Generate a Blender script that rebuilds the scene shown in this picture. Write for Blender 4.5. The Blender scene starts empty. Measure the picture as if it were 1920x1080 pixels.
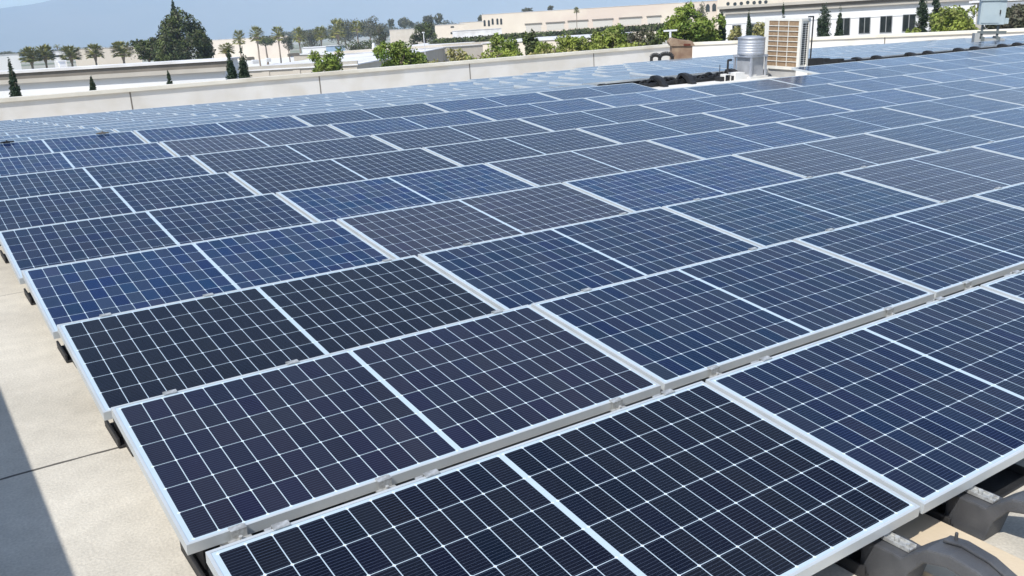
import bpy, math, random
import numpy as np
from mathutils import Matrix, Vector, noise

# ------------------------------------------------------------------ camera, world, sun
scene = bpy.context.scene
CAMZ = 10.0                       # eye height above the street
FPX = 1723.46                     # focal length in pixels of a 1920 wide frame
def _rot(a, b, c):
    ca, sa, cb, sb, cc, sc = math.cos(a), math.sin(a), math.cos(b), math.sin(b), math.cos(c), math.sin(c)
    return (np.array([[ca, -sa, 0], [sa, ca, 0], [0, 0, 1]]) @ np.array([[1, 0, 0], [0, cb, -sb], [0, sb, cb]])
            @ np.array([[cc, -sc, 0], [sc, cc, 0], [0, 0, 1]]))
RC = _rot(-0.5974, 1.2587, -0.0225)          # camera axes in the roof frame
PC = np.array([-0.5749, -1.5260, 1.7088])    # camera place in the roof frame (z=0: low edge of the panels)
UP = np.array([-0.00961127, 0.04725263, 0.99883673])   # gravity in the roof frame
UP = UP / np.linalg.norm(UP)
GX = np.array([1, 0, 0]) - UP * UP[0]; GX = GX / np.linalg.norm(GX)
G = np.array([GX, np.cross(UP, GX), UP])     # roof frame -> world
M = Matrix.Identity(4)                       # roof frame -> world, with translation
for i in range(3):
    for j in range(3):
        M[i][j] = G[i][j]
t_ = np.array([0, 0, CAMZ]) - G @ PC
for i in range(3):
    M[i][3] = t_[i]
cam = bpy.data.cameras.new('camera'); camo = bpy.data.objects.new('camera', cam)
scene.collection.objects.link(camo); scene.camera = camo
cm = G @ RC
camo.matrix_world = Matrix([[cm[i][0], cm[i][1], cm[i][2], (0, 0, CAMZ)[i]] for i in range(3)] + [[0, 0, 0, 1]])
cam.sensor_width = 36; cam.lens = FPX / 1920 * 36; cam.clip_start = 0.05; cam.clip_end = 60000

SUN_TRAVEL = Vector((0.74, 0.40, -1.0)).normalized()
elev = math.asin(-SUN_TRAVEL.z)
world = bpy.data.worlds.new('World'); scene.world = world; world.use_nodes = True
wn = world.node_tree.nodes; wl = world.node_tree.links
bg = wn['Background']; sky = wn.new('ShaderNodeTexSky'); sky.sky_type = 'NISHITA'
sky.sun_disc = False; sky.sun_elevation = elev
to_sun = -SUN_TRAVEL
sky.sun_rotation = math.atan2(to_sun.x, to_sun.y)
sky.altitude = 200; sky.air_density = 1.0; sky.dust_density = 1.4; sky.ozone_density = 3.0
wl.new(sky.outputs[0], bg.inputs[0]); bg.inputs[1].default_value = 0.13
sl = bpy.data.lights.new('sun', 'SUN'); sl.energy = 4.4; sl.angle = math.radians(0.5); sl.color = (1.0, 0.965, 0.90)
so = bpy.data.objects.new('sun', sl); scene.collection.objects.link(so)
so.rotation_euler = SUN_TRAVEL.to_track_quat('-Z', 'Y').to_euler()
scene.view_settings.view_transform = 'Standard'; scene.view_settings.look = 'None'
scene.view_settings.exposure = 0.38; scene.view_settings.gamma = 1.0
scene.render.engine = 'CYCLES'
scene.cycles.max_bounces = 6; scene.cycles.diffuse_bounces = 3; scene.cycles.glossy_bounces = 3
scene.cycles.volume_bounces = 3; scene.cycles.use_denoising = True

# ------------------------------------------------------------------ helpers
rnd = random.Random(7)
COL = scene.collection
def ray(px, py):
    d = RC @ np.array([(px - 960) / FPX, -(py - 540) / FPX, -1.0])
    return d / np.linalg.norm(d)
def on_z(px, py, z):                           # roof-frame point at height z
    d = ray(px, py); return PC + d * ((z - PC[2]) / d[2])
def hor(px): return 103 - 0.0585 * px
def W(px, py, d):                              # world point seen at a pixel, d metres away on the map
    g = G @ ray(px, py); return Vector(np.array([0, 0, CAMZ]) + g * (d / math.hypot(g[0], g[1])))
RIDGE = 11.0; ZR = -0.20
def sstep(x, a, b): t = min(1, max(0, (x - a) / (b - a))); return t * t * (3 - 2 * t)
def zpan(x, y):                                # plane of the low panel edges; it falls away beyond the ridge
    f = max(0, y - 12); e = sstep(x, 10.2 + .10 * f, 11.3 + 1.05 * f)
    return -(1 - e) * 0.085 * max(0, y - 11.0) - e * 0.080 * max(0, y - 12.45)
def zroof(y, x=15.0): return ZR + zpan(x, y)
def on_roof(px, py, up=0.0):
    d = ray(px, py); t = 8.0
    while t < 90:
        q = PC + d * t
        if q[2] < ZR + up + zpan(q[0], q[1]): break
        t += 0.02
    return q
def at_y(px, py, y):                           # roof-frame point where a pixel's ray crosses the given row position
    d = ray(px, py); return PC + d * ((y - PC[1]) / d[1])
def proj(q):
    c = (np.array(q) - PC) @ RC
    if -c[2] < 0.05: return (-9999, -9999)
    return 960 + FPX * c[0] / -c[2], 540 - FPX * c[1] / -c[2]

def tag(o, label=None, cat=None, group=None, kind=None):
    if label: o['label'] = label
    if cat: o['category'] = cat
    if group: o['group'] = group
    if kind: o['kind'] = kind
    return o
def empty(name, label=None, cat=None, group=None, mat=None, loc=None, kind=None):
    o = bpy.data.objects.new(name, None); COL.objects.link(o); o.empty_display_size = 0.2
    if mat is not None: o.matrix_world = mat
    if loc is not None: o.location = loc
    return tag(o, label, cat, group, kind)
def link(name, me, parent=None, mat=None):
    o = bpy.data.objects.new(name, me); COL.objects.link(o)
    if parent is not None: o.parent = parent
    if mat is not None: o.matrix_world = mat
    return o

class MB:
    def __init__(s): s.v = []; s.f = []
    def quad(s, a, b, c, d):
        n = len(s.v); s.v += [tuple(a), tuple(b), tuple(c), tuple(d)]; s.f.append((n, n+1, n+2, n+3))
    def box(s, x0, y0, z0, x1, y1, z1, R=None):
        n = len(s.v)
        vs = [(x0,y0,z0),(x1,y0,z0),(x1,y1,z0),(x0,y1,z0),(x0,y0,z1),(x1,y0,z1),(x1,y1,z1),(x0,y1,z1)]
        if R is not None: vs = [tuple(R @ Vector(q)) for q in vs]
        s.v += vs
        s.f += [tuple(n+k for k in q) for q in ((0,3,2,1),(4,5,6,7),(0,1,5,4),(1,2,6,5),(2,3,7,6),(3,0,4,7))]
        return s
    def prism(s, poly, a0, a1, axis=0):          # poly of (u,w) extruded along an axis; axis 0: (x; y=u, z=w), 1: (y; x=u, z=w), 2: (z; x=u, y=w)
        n = len(s.v); m = len(poly)
        def P(a, u, w): return (a, u, w) if axis == 0 else (u, a, w) if axis == 1 else (u, w, a)
        s.v += [P(a0, u, w) for u, w in poly] + [P(a1, u, w) for u, w in poly]
        s.f.append(tuple(n + k for k in range(m))[::-1]); s.f.append(tuple(n + m + k for k in range(m)))
        for k in range(m):
            k2 = (k + 1) % m; s.f.append((n+k, n+k2, n+m+k2, n+m+k))
        return s
    def tube(s, a, b, r0, r1=None, seg=8, cap=True):
        r1 = r0 if r1 is None else r1
        a = Vector(a); b = Vector(b); d = (b - a).normalized()
        u = d.orthogonal().normalized(); w = d.cross(u); n = len(s.v)
        for c, r in ((a, r0), (b, r1)):
            for k in range(seg):
                t = 2 * math.pi * k / seg; s.v.append(tuple(c + u * (r * math.cos(t)) + w * (r * math.sin(t))))
        for k in range(seg):
            k2 = (k + 1) % seg; s.f.append((n+k, n+k2, n+seg+k2, n+seg+k))
        if cap:
            s.f.append(tuple(n+k for k in range(seg))[::-1]); s.f.append(tuple(n+seg+k for k in range(seg)))
        return s
    def mesh(s, name, m=None, smooth=False, bevel=0):
        me = bpy.data.meshes.new(name); me.from_pydata(s.v, [], s.f); me.validate(); me.update()
        import bmesh
        bm = bmesh.new(); bm.from_mesh(me); bmesh.ops.recalc_face_normals(bm, faces=bm.faces) if len(bm.faces) < 3000 else None
        if bevel:
            bmesh.ops.bevel(bm, geom=[e for e in bm.edges if e.calc_face_angle(0) > 0.6], offset=bevel, segments=2, profile=0.6, affect='EDGES')
        bm.to_mesh(me); bm.free()
        if m is not None: me.materials.append(m)
        if smooth:
            for p in me.polygons: p.use_smooth = True
        return me
    def build(s, name, m, parent=None, mat=None, smooth=False, bevel=0):
        return link(name, s.mesh(name, m, smooth, bevel), parent, mat)

def nodes(m): m.use_nodes = True; return m.node_tree.nodes, m.node_tree.links
def mat(name, c, rough=0.8, c2=None, scale=1.0, detail=5, metal=0.0, bump=0.0, bscale=None, spec=0.5, lo=0.35, hi=0.65, c3=None, s3=0.2):
    m = bpy.data.materials.new(name); n, l = nodes(m); b = n['Principled BSDF']
    b.inputs['Roughness'].default_value = rough; b.inputs['Metallic'].default_value = metal
    b.inputs['Specular IOR Level'].default_value = spec
    b.inputs['Base Color'].default_value = (*c, 1)
    tc = n.new('ShaderNodeTexCoord')
    out = None
    if c2 is not None:
        t = n.new('ShaderNodeTexNoise'); t.inputs['Scale'].default_value = scale; t.inputs['Detail'].default_value = detail
        l.new(tc.outputs['Object'], t.inputs['Vector'])
        r = n.new('ShaderNodeValToRGB'); r.color_ramp.elements[0].position = lo; r.color_ramp.elements[1].position = hi
        r.color_ramp.elements[0].color = (*c, 1); r.color_ramp.elements[1].color = (*c2, 1)
        l.new(t.outputs['Fac'], r.inputs['Fac']); out = r.outputs['Color']
        if c3 is not None:
            t3 = n.new('ShaderNodeTexNoise'); t3.inputs['Scale'].default_value = s3; t3.inputs['Detail'].default_value = 4
            l.new(tc.outputs['Object'], t3.inputs['Vector'])
            r3 = n.new('ShaderNodeValToRGB'); r3.color_ramp.elements[0].position = 0.45; r3.color_ramp.elements[1].position = 0.62
            l.new(t3.outputs['Fac'], r3.inputs['Fac'])
            mx = n.new('ShaderNodeMix'); mx.data_type = 'RGBA'; l.new(r3.outputs['Color'], mx.inputs['Factor'])
            l.new(out, mx.inputs['A']); mx.inputs['B'].default_value = (*c3, 1); out = mx.outputs['Result']
        l.new(out, b.inputs['Base Color'])
    if bump:
        t2 = n.new('ShaderNodeTexNoise'); t2.inputs['Scale'].default_value = bscale or scale * 8; t2.inputs['Detail'].default_value = 6
        l.new(tc.outputs['Object'], t2.inputs['Vector'])
        bp = n.new('ShaderNodeBump'); bp.inputs['Strength'].default_value = bump; bp.inputs['Distance'].default_value = 0.02
        l.new(t2.outputs['Fac'], bp.inputs['Height']); l.new(bp.outputs['Normal'], b.inputs['Normal'])
    return m

class NG:                                        # tiny math-node writer
    def __init__(s, m): s.n, s.l = nodes(m)
    def val(s, sock, v):
        if isinstance(v, (int, float)): sock.default_value = v
        else: s.l.new(v, sock)
    def m(s, op, a, b=0.0, c=0.0):
        x = s.n.new('ShaderNodeMath'); x.operation = op
        s.val(x.inputs[0], a); s.val(x.inputs[1], b); s.val(x.inputs[2], c); return x.outputs[0]

# ------------------------------------------------------------------ materials
def solar_material():
    m = bpy.data.materials.new('solar_cells'); g = NG(m); n, l = g.n, g.l; b = n['Principled BSDF']
    tc = n.new('ShaderNodeTexCoord'); sx = n.new('ShaderNodeSeparateXYZ'); l.new(tc.outputs['Object'], sx.inputs[0])
    x, y = sx.outputs[0], sx.outputs[1]
    right = g.m('GREATER_THAN', x, 1.065)
    xp = g.m('SUBTRACT', x, g.m('MULTIPLY_ADD', right, 1.076 - 0.030, 0.030))
    yp = g.m('SUBTRACT', y, 0.025)
    cx, cy = 1.024 / 12, 0.988 / 6
    ux = g.m('DIVIDE', xp, cx); uy = g.m('DIVIDE', yp, cy)
    dx = g.m('MULTIPLY', g.m('ABSOLUTE', g.m('SUBTRACT', g.m('FRACT', g.m('ADD', ux, 0.5)), 0.5)), cx)
    dy = g.m('MULTIPLY', g.m('ABSOLUTE', g.m('SUBTRACT', g.m('FRACT', g.m('ADD', uy, 0.5)), 0.5)), cy)
    line = g.m('MAXIMUM', g.m('LESS_THAN', dx, 0.0017), g.m('LESS_THAN', dy, 0.0014))
    node = g.m('LESS_THAN', g.m('ADD', dx, dy), 0.0072)
    line = g.m('MAXIMUM', line, node)
    out = g.m('MAXIMUM', g.m('LESS_THAN', xp, 0.0), g.m('GREATER_THAN', xp, 1.024))
    out = g.m('MAXIMUM', out, g.m('MAXIMUM', g.m('LESS_THAN', yp, 0.0), g.m('GREATER_THAN', yp, 0.988)))
    line = g.m('MAXIMUM', line, out)
    bus = g.m('LESS_THAN', g.m('ABSOLUTE', g.m('SUBTRACT', g.m('FRACT', g.m('MULTIPLY', uy, 12.0)), 0.5)), 0.055)
    oi = n.new('ShaderNodeObjectInfo')
    # per cell tint
    cv = n.new('ShaderNodeCombineXYZ')
    l.new(g.m('FLOOR', g.m('MULTIPLY_ADD', right, 40.0, ux)), cv.inputs[0]); l.new(g.m('FLOOR', uy), cv.inputs[1])
    l.new(g.m('MULTIPLY', oi.outputs['Random'], 97.0), cv.inputs[2])
    wnz = n.new('ShaderNodeTexWhiteNoise'); wnz.noise_dimensions = '3D'; l.new(cv.outputs[0], wnz.inputs['Vector'])
    hs = n.new('ShaderNodeHueSaturation'); l.new(oi.outputs['Color'], hs.inputs['Color'])
    l.new(g.m('MULTIPLY_ADD', wnz.outputs['Value'], 0.024, 0.480), hs.inputs['Hue'])
    sw = n.new('ShaderNodeSeparateColor'); l.new(wnz.outputs['Color'], sw.inputs[0])
    l.new(g.m('MULTIPLY_ADD', sw.outputs[1], 0.35, 0.75), hs.inputs['Saturation'])
    l.new(g.m('MULTIPLY_ADD', sw.outputs[2], 0.28, 0.86), hs.inputs['Value'])
    m1 = n.new('ShaderNodeMix'); m1.data_type = 'RGBA'; l.new(g.m('MULTIPLY', bus, 0.20), m1.inputs['Factor'])
    l.new(hs.outputs['Color'], m1.inputs['A']); m1.inputs['B'].default_value = (0.20, 0.25, 0.38, 1)
    m2 = n.new('ShaderNodeMix'); m2.data_type = 'RGBA'; l.new(line, m2.inputs['Factor'])
    l.new(m1.outputs['Result'], m2.inputs['A']); mn = n.new('ShaderNodeMix'); mn.data_type = 'RGBA'; l.new(node, mn.inputs['Factor']); mn.inputs['A'].default_value = (0.44, 0.54, 0.62, 1); mn.inputs['B'].default_value = (0.62, 0.71, 0.78, 1)
    l.new(mn.outputs['Result'], m2.inputs['B'])
    # thin uneven dust film on the glass
    tn = n.new('ShaderNodeTexNoise'); tn.inputs['Scale'].default_value = 2.2; tn.inputs['Detail'].default_value = 6
    va = n.new('ShaderNodeVectorMath'); va.operation = 'ADD'; l.new(tc.outputs['Object'], va.inputs[0])
    cr = n.new('ShaderNodeCombineXYZ'); l.new(g.m('MULTIPLY', oi.outputs['Random'], 50.0), cr.inputs[0]); l.new(cr.outputs[0], va.inputs[1])
    l.new(va.outputs[0], tn.inputs['Vector'])
    dust = g.m('MULTIPLY', g.m('SUBTRACT', tn.outputs['Fac'], 0.30), 0.018)
    m3 = n.new('ShaderNodeMix'); m3.data_type = 'RGBA'; l.new(g.m('MAXIMUM', dust, 0.0), m3.inputs['Factor'])
    l.new(m2.outputs['Result'], m3.inputs['A']); m3.inputs['B'].default_value = (0.52, 0.47, 0.40, 1)
    l.new(m3.outputs['Result'], b.inputs['Base Color'])
    l.new(g.m('MULTIPLY_ADD', tn.outputs['Fac'], 0.16, 0.10), b.inputs['Roughness'])
    b.inputs['IOR'].default_value = 1.27
    return m
MS = solar_material()
MALU = mat('anodised_frame', (0.54, 0.575, 0.59), 0.42, (0.64, 0.67, 0.68), 3.0, metal=0.3)
MCLAMP = mat('steel_clamp', (0.58, 0.59, 0.58), 0.45, (0.34, 0.34, 0.33), 60, metal=0.4)
MBLK = mat('black_plastic', (0.010, 0.011, 0.013), 0.6, (0.022, 0.022, 0.024), 9.0, bump=0.15, bscale=120)
MGRYP = mat('weathered_grey_plastic', (0.085, 0.088, 0.095), 0.6, (0.050, 0.052, 0.058), 7.0, bump=0.2, bscale=150)
MBOARD = mat('beige_board', (0.62, 0.52, 0.38), 0.85, (0.56, 0.46, 0.33), 5.0, bump=0.1, bscale=90)
MPARA = mat('parapet_paint', (0.66, 0.64, 0.61), 0.75, (0.72, 0.70, 0.67), 0.5, bump=0.05, bscale=30, c3=(0.62, 0.59, 0.54), s3=0.9)
MCOPE = mat('coping_metal', (0.66, 0.62, 0.53), 0.55, (0.74, 0.70, 0.61), 1.2, c3=(0.58, 0.53, 0.44), s3=0.5)
MJOINT = mat('joint_sealant', (0.16, 0.14, 0.12), 0.9)
MCURB = mat('white_membrane', (0.75, 0.74, 0.71), 0.7, (0.62, 0.60, 0.56), 2.0)
MGALV = mat('galvanised_steel', (0.40, 0.42, 0.46), 0.5, (0.50, 0.52, 0.56), 6.0, metal=0.55)
MWHT = mat('enamel_white', (0.74, 0.72, 0.66), 0.45, (0.68, 0.66, 0.60), 5)
MCOIL = mat('coil_fins', (0.26, 0.17, 0.10), 0.7, (0.34, 0.24, 0.15), 14, bump=0.4, bscale=160)
MSLOT = mat('dark_slot', (0.02, 0.02, 0.022), 0.8)
MGRN = mat('grey_green_enamel', (0.33, 0.40, 0.43), 0.45, (0.38, 0.45, 0.47), 3)
MRUST = mat('rusted_steel', (0.20, 0.125, 0.085), 0.9, (0.34, 0.25, 0.17), 3.0, bump=0.3)
MSTUCCO = mat('white_stucco', (0.70, 0.70, 0.70), 0.9, (0.76, 0.76, 0.75), 0.4, c3=(0.65, 0.66, 0.67), s3=0.1)
MCREAM = mat('cream_stucco', (0.66, 0.58, 0.48), 0.9, (0.72, 0.65, 0.54), 0.1, c3=(0.62, 0.52, 0.44), s3=0.03)
MTAN = mat('tan_concrete', (0.50, 0.45, 0.38), 0.9, (0.55, 0.50, 0.43), 0.6)
MTAUPE = mat('taupe_moulding', (0.15, 0.135, 0.115), 0.85, (0.19, 0.17, 0.145), 0.8)
MLTAUPE = mat('pale_moulding', (0.40, 0.375, 0.33), 0.85, (0.45, 0.42, 0.37), 0.8)
MROOFW = mat('white_flat_roof', (0.76, 0.76, 0.77), 0.85, (0.66, 0.66, 0.68), 0.06, c3=(0.56, 0.55, 0.54), s3=0.3)
MGLASS = mat('dark_glazing', (0.015, 0.02, 0.022), 0.12, (0.03, 0.035, 0.035), 3)
MFRAMEW = mat('window_frame', (0.30, 0.31, 0.32), 0.5)
MBLUE = mat('blue_wall', (0.25, 0.36, 0.50), 0.7, (0.31, 0.42, 0.56), 0.5)
MBARK = mat('bark', (0.13, 0.10, 0.075), 0.95, (0.20, 0.16, 0.12), 6)
MPALMT = mat('palm_trunk', (0.19, 0.15, 0.11), 0.95, (0.27, 0.22, 0.17), 4)
def leafmat(name, a, b, sc, c=None):
    m = mat(name, a, 0.62, b, sc, detail=3, spec=0.3, lo=0.40, hi=0.60, c3=c, s3=sc * 3)
    return m
L_DARK = leafmat('leaf_dark', (0.040, 0.060, 0.022), (0.110, 0.140, 0.040), 0.35, (0.06, 0.06, 0.035))
L_BRIGHT = leafmat('leaf_bright', (0.095, 0.165, 0.026), (0.21, 0.28, 0.042), 0.8, (0.16, 0.19, 0.045))
L_YEL = leafmat('leaf_yellowgreen', (0.14, 0.20, 0.038), (0.26, 0.31, 0.052), 0.7, (0.20, 0.22, 0.06))
L_CYP = leafmat('leaf_cypress', (0.020, 0.040, 0.020), (0.045, 0.070, 0.032), 1.2)
L_PALM = leafmat('leaf_palm', (0.15, 0.19, 0.045), (0.29, 0.30, 0.08), 0.8, (0.30, 0.25, 0.10))
L_OLIVE = leafmat('leaf_olive', (0.060, 0.070, 0.036), (0.12, 0.125, 0.060), 0.3, (0.11, 0.10, 0.07))
L_DRY = leafmat('leaf_dry', (0.24, 0.24, 0.09), (0.38, 0.34, 0.14), 1.5)
MCAR = mat('car_paint_white', (0.75, 0.76, 0.78), 0.3)
MCARD = mat('car_paint_dark', (0.06, 0.07, 0.09), 0.3)

def roof_material():
    m = bpy.data.materials.new('granular_cap_sheet'); g = NG(m); n, l = g.n, g.l; b = n['Principled BSDF']
    tc = n.new('ShaderNodeTexCoord'); sx = n.new('ShaderNodeSeparateXYZ'); l.new(tc.outputs['Object'], sx.inputs[0])
    def nz(s, d=5):
        t = n.new('ShaderNodeTexNoise'); t.inputs['Scale'].default_value = s; t.inputs['Detail'].default_value = d
        l.new(tc.outputs['Object'], t.inputs['Vector']); return t.outputs['Fac']
    big = nz(0.9, 6); fine = nz(90, 3); mid = nz(9, 5)
    r = n.new('ShaderNodeValToRGB'); l.new(big, r.inputs['Fac'])
    r.color_ramp.elements[0].position = 0.3; r.color_ramp.elements[1].position = 0.7
    r.color_ramp.elements[0].color = (0.47, 0.435, 0.37, 1); r.color_ramp.elements[1].color = (0.62, 0.58, 0.50, 1)
    hs = n.new('ShaderNodeHueSaturation'); l.new(r.outputs['Color'], hs.inputs['Color'])
    v = g.m('ADD', g.m('MULTIPLY', g.m('SUBTRACT', fine, 0.5), 0.55), g.m('MULTIPLY', g.m('SUBTRACT', mid, 0.5), 0.35))
    st = nz(0.55, 8); sf = g.m('MULTIPLY', g.m('GREATER_THAN', st, 0.56), g.m('MULTIPLY', g.m('SUBTRACT', st, 0.56), 1.6)); v = g.m('SUBTRACT', v, sf)
    l.new(g.m('ADD', v, 1.0), hs.inputs['Value'])
    # lap joints of the sheets, every 2.85 m, slightly wavy
    wob = g.m('MULTIPLY', g.m('SUBTRACT', nz(3.0, 2), 0.5), 0.03)
    fy = g.m('FRACT', g.m('DIVIDE', g.m('ADD', g.m('SUBTRACT', sx.outputs[1], 2.55), wob), 2.85))
    d = g.m('MINIMUM', fy, g.m('SUBTRACT', 1.0, fy))
    near = g.m('LESS_THAN', d, g.m('MULTIPLY_ADD', mid, 0.004, 0.0008))
    # only the joint in front is open and black, the next ones are faint
    dark = n.new('ShaderNodeMix'); dark.data_type = 'RGBA'
    first = g.m('LESS_THAN', g.m('ABSOLUTE', g.m('SUBTRACT', sx.outputs[1], 2.55)), 0.2)
    l.new(g.m('MULTIPLY', near, g.m('MULTIPLY_ADD', first, 0.55, 0.35)), dark.inputs['Factor'])
    l.new(hs.outputs['Color'], dark.inputs['A']); dark.inputs['B'].default_value = (0.05, 0.045, 0.04, 1)
    l.new(dark.outputs['Result'], b.inputs['Base Color']); b.inputs['Roughness'].default_value = 0.92
    bp = n.new('ShaderNodeBump'); bp.inputs['Strength'].default_value = 0.35; bp.inputs['Distance'].default_value = 0.006
    l.new(fine, bp.inputs['Height']); l.new(bp.outputs['Normal'], b.inputs['Normal'])
    return m
MROOF = roof_material()

# ------------------------------------------------------------------ our roof
WALLH = 1.3                                      # coping this far below the eye
def lv(X, Y): return Vector((X * WALLH, Y * WALLH, 0))   # map position from the camera
def to_roof(X, Y):                               # world map position -> roof frame x,y on the deck
    w = M.inverted() @ Vector((X, Y, CAMZ - WALLH)); return w.x, w.y
c0 = lv(-4, 25.55); c1 = lv(25.5, 25.55); c2 = lv(30.25, 15.6); c3 = lv(30.25 + 4.75 * 2.6, 15.6 - 9.95 * 2.6)
ra, rb, rc, rd = [to_roof(c.x, c.y) for c in (c0, c1, c2, c3)]
def xmax(y):
    t = (y - rb[1]) / (rd[1] - rb[1]); return rb[0] + (rd[0] - rb[0]) * t
mb = MB(); XL = -1.42
mb.quad((XL, -9, ZR), (xmax(-9), -9, ZR), (xmax(10.9), 10.9, ZR), (XL, 10.9, ZR))
nyd, nxd = 30, 60
for j in range(nyd + 1):
    yv = 10.9 + (ra[1] - 10.9) * j / nyd
    for i in range(nxd + 1):
        xv = XL + (xmax(yv) - XL) * i / nxd; mb.v.append((xv, yv, zroof(yv, xv)))
for j in range(nyd):
    for i in range(nxd):
        a_ = 4 + j * (nxd + 1) + i; mb.f.append((a_, a_ + 1, a_ + nxd + 2, a_ + nxd + 1))
deck = mb.build('roof_deck', MROOF, mat=M); tag(deck, kind='structure')

def wall(name, label, P, Q, ztop, zbot, thick, joints, inner):
    """a straight parapet from map point P to Q; its body stands on the far side of the line"""
    d = (Q - P); L = d.length; d.normalize(); nrm = Vector((-d.y, d.x, 0))
    if nrm.dot(inner) < 0: nrm = -nrm
    mt = Matrix(((d.x, -nrm.x, 0, P.x), (d.y, -nrm.y, 0, P.y), (0, 0, 1, 0), (0, 0, 0, 1)))
    r = empty(name, label, 'wall', mat=mt)
    MB().box(0, 0, zbot, L, thick, ztop - 0.135).build('wall_body', MPARA, r)
    MB().box(-0.05, -0.07, ztop - 0.135, L + 0.05, thick + 0.07, ztop).build('coping', MCOPE, r, bevel=0.012)
    for j in joints:
        MB().box(j - 0.022, -0.004, zbot, j + 0.022, -0.0005, ztop - 0.136).build('joint', MJOINT, r)
    return r
def joint_at(px, py):                            # where along the north wall a joint is seen
    g = G @ ray(px, py); k = c0.y / g[1]; return g[0] * k - c0.x
wall('parapet_wall', 'long pale parapet wall with cream coping beyond the far edge of the panels', c0, c1, CAMZ - WALLH, 0, 0.3,
     [joint_at(243, 170), joint_at(598, 140), joint_at(880, 118), joint_at(1113, 100)], Vector((0, -1, 0)))
wall('parapet_wall', 'white parapet wall behind the air conditioner, in front of the windowed building', c1, c3, CAMZ - WALLH, 0, 0.3,
     [9.0, 18.0, 27.0], Vector((-1, -0.4, 0)))
# the west parapet, just outside the picture, throws the straight shadow along the left
r = empty('parapet_wall', 'beige west parapet wall beside the left end of the panel rows', 'wall', mat=M)
MB().box(XL - 0.3, -9, -9, XL, ra[1], 1.19).build('wall_body', MPARA, r)
MB().box(XL - 0.35, -9, 1.19, XL + 0.04, ra[1], 1.25).build('coping', MCOPE, r)

# ------------------------------------------------------------------ solar panels
PX, PY = 2.142, 1.2532; PL, PW, PH = 2.118, 1.038, 0.041
TILT = math.asin(0.1082 / PW)
ORD = ['first', 'second', 'third', 'fourth', 'fifth', 'sixth', 'seventh', 'eighth', 'ninth', 'tenth', 'eleventh', 'twelfth',
       'thirteenth', 'fourteenth', 'fifteenth', 'sixteenth', 'seventeenth', 'eighteenth', 'nineteenth', 'twentieth']
ROWN = ['nearest', 'second', 'third', 'fourth', 'fifth', 'sixth', 'seventh', 'eighth', 'ninth']
fm = MB(); w = 0.0115
fm.box(0, 0, -PH, PL, w, 0); fm.box(0, PW - w, -PH, PL, PW, 0); fm.box(0, w, -PH, w, PW - w, 0); fm.box(PL - w, w, -PH, PL, PW - w, 0)
fm.box(w, w, -PH, PL - w, w + 0.02, -PH + 0.002); fm.box(w, PW - w - 0.02, -PH, PL - w, PW - w, -PH + 0.002)
ME_FRAME = fm.mesh('frame', MALU)
ME_GLASS = MB().box(w + .0005, w + .0005, -0.008, PL - w - .0005, PW - w - .0005, -0.0022).mesh('solar_laminate', MS)
cb = MB()
cb.box(-0.028, -0.012, 0.0012, 0.028, 0.014, 0.0045); cb.box(-0.028, -0.0145, -0.03, 0.028, -0.0125, 0.0045)
cb.box(-0.040, -0.048, -0.034, 0.040, -0.0150, -0.029); cb.tube((0, -0.030, -0.029), (0, -0.030, -0.012), 0.007, seg=6)
ME_CLAMP = cb.mesh('clamp', MCLAMP)
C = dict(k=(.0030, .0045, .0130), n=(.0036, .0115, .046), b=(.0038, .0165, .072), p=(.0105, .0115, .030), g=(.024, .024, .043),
         t=(.0040, .0180, .056), d=(.0045, .0100, .040), s=(.026, .044, .100), e=(.060, .078, .120), f=(.075, .085, .115))  # e, f: paled so the base colour holds the grazing sky reflection
WORDS = dict(k='nearly black', n='navy blue', b='bright blue', p='purplish', g='brownish grey', t='dark teal', d='dark navy', s='pale blue', e='pale', f='pale')
ROWC = ['kddt', 'pnnn', 'kntgb', 'bgbgnb', 'dbgbnng', 'dppnbbn', 'nppnbnbs', 'bgbbsnbn', 'bbnbnnsbsb']
panels = 0
def seen(q, m=60):
    u, v = proj(q); return -m < u < 1920 + m and -m < v < 1080 + m
GRP = 'solar panels laid in rows on the flat roof'
def panel(i, k, low, tilt, label, col, clamps):
    global panels
    mt = M @ Matrix.Translation((i * PX, low[0], low[1])) @ Matrix.Rotation(tilt, 4, 'X') @ Matrix.Rotation(rnd.gauss(0, .0007), 4, 'Y')
    r = empty('solar_panel', label, 'solar panel', GRP, mat=mt)
    link('frame', ME_FRAME, r)
    g = link('solar_laminate', ME_GLASS, r)
    f = 1 + rnd.uniform(-.12, .12); g.color = (col[0] * f, col[1] * f, col[2] * f, 1)
    for cx in (clamps if k else []):
        c = link('clamp', ME_CLAMP, r); c.location = (cx, 0, 0)
    if k <= 2:
        for cx in clamps:
            c = link('clamp', ME_CLAMP, r); c.location = (cx + .07, PW, 0); c.rotation_euler = (0, 0, math.pi)
    panels += 1
occ = []                                         # places where equipment stands and no panel lies
tr_box = on_roof(1853, 76); rust = on_roof(1277, 106)
for k in range(9):
    for i in range(14):
        if k == 8 and i in (5, 6): continue
        y0 = k * PY - (0.025 if k == 0 else 0)
        pts = [(i * PX + a * PL, y0 + b * PW, 0) for a in (0, .5, 1) for b in (0, 1)]
        if not any(seen(q, 20) for q in pts): continue
        cs = ROWC[k]; ch = cs[i] if i < len(cs) else 'nbsn'[(i * 5 + k * 3) % 4]
        cl = []
        if k <= 3: cl = [0.17, 0.72, 1.85] if i == 0 else [0.31, 1.68]
        panel(i, k, (y0, 0.0), TILT, '%s solar panel, %s from the left in the %s row%s' % (
            WORDS[ch], ORD[i], ROWN[k], '' if k == 0 else ' from the front'), C[ch], cl)
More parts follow.
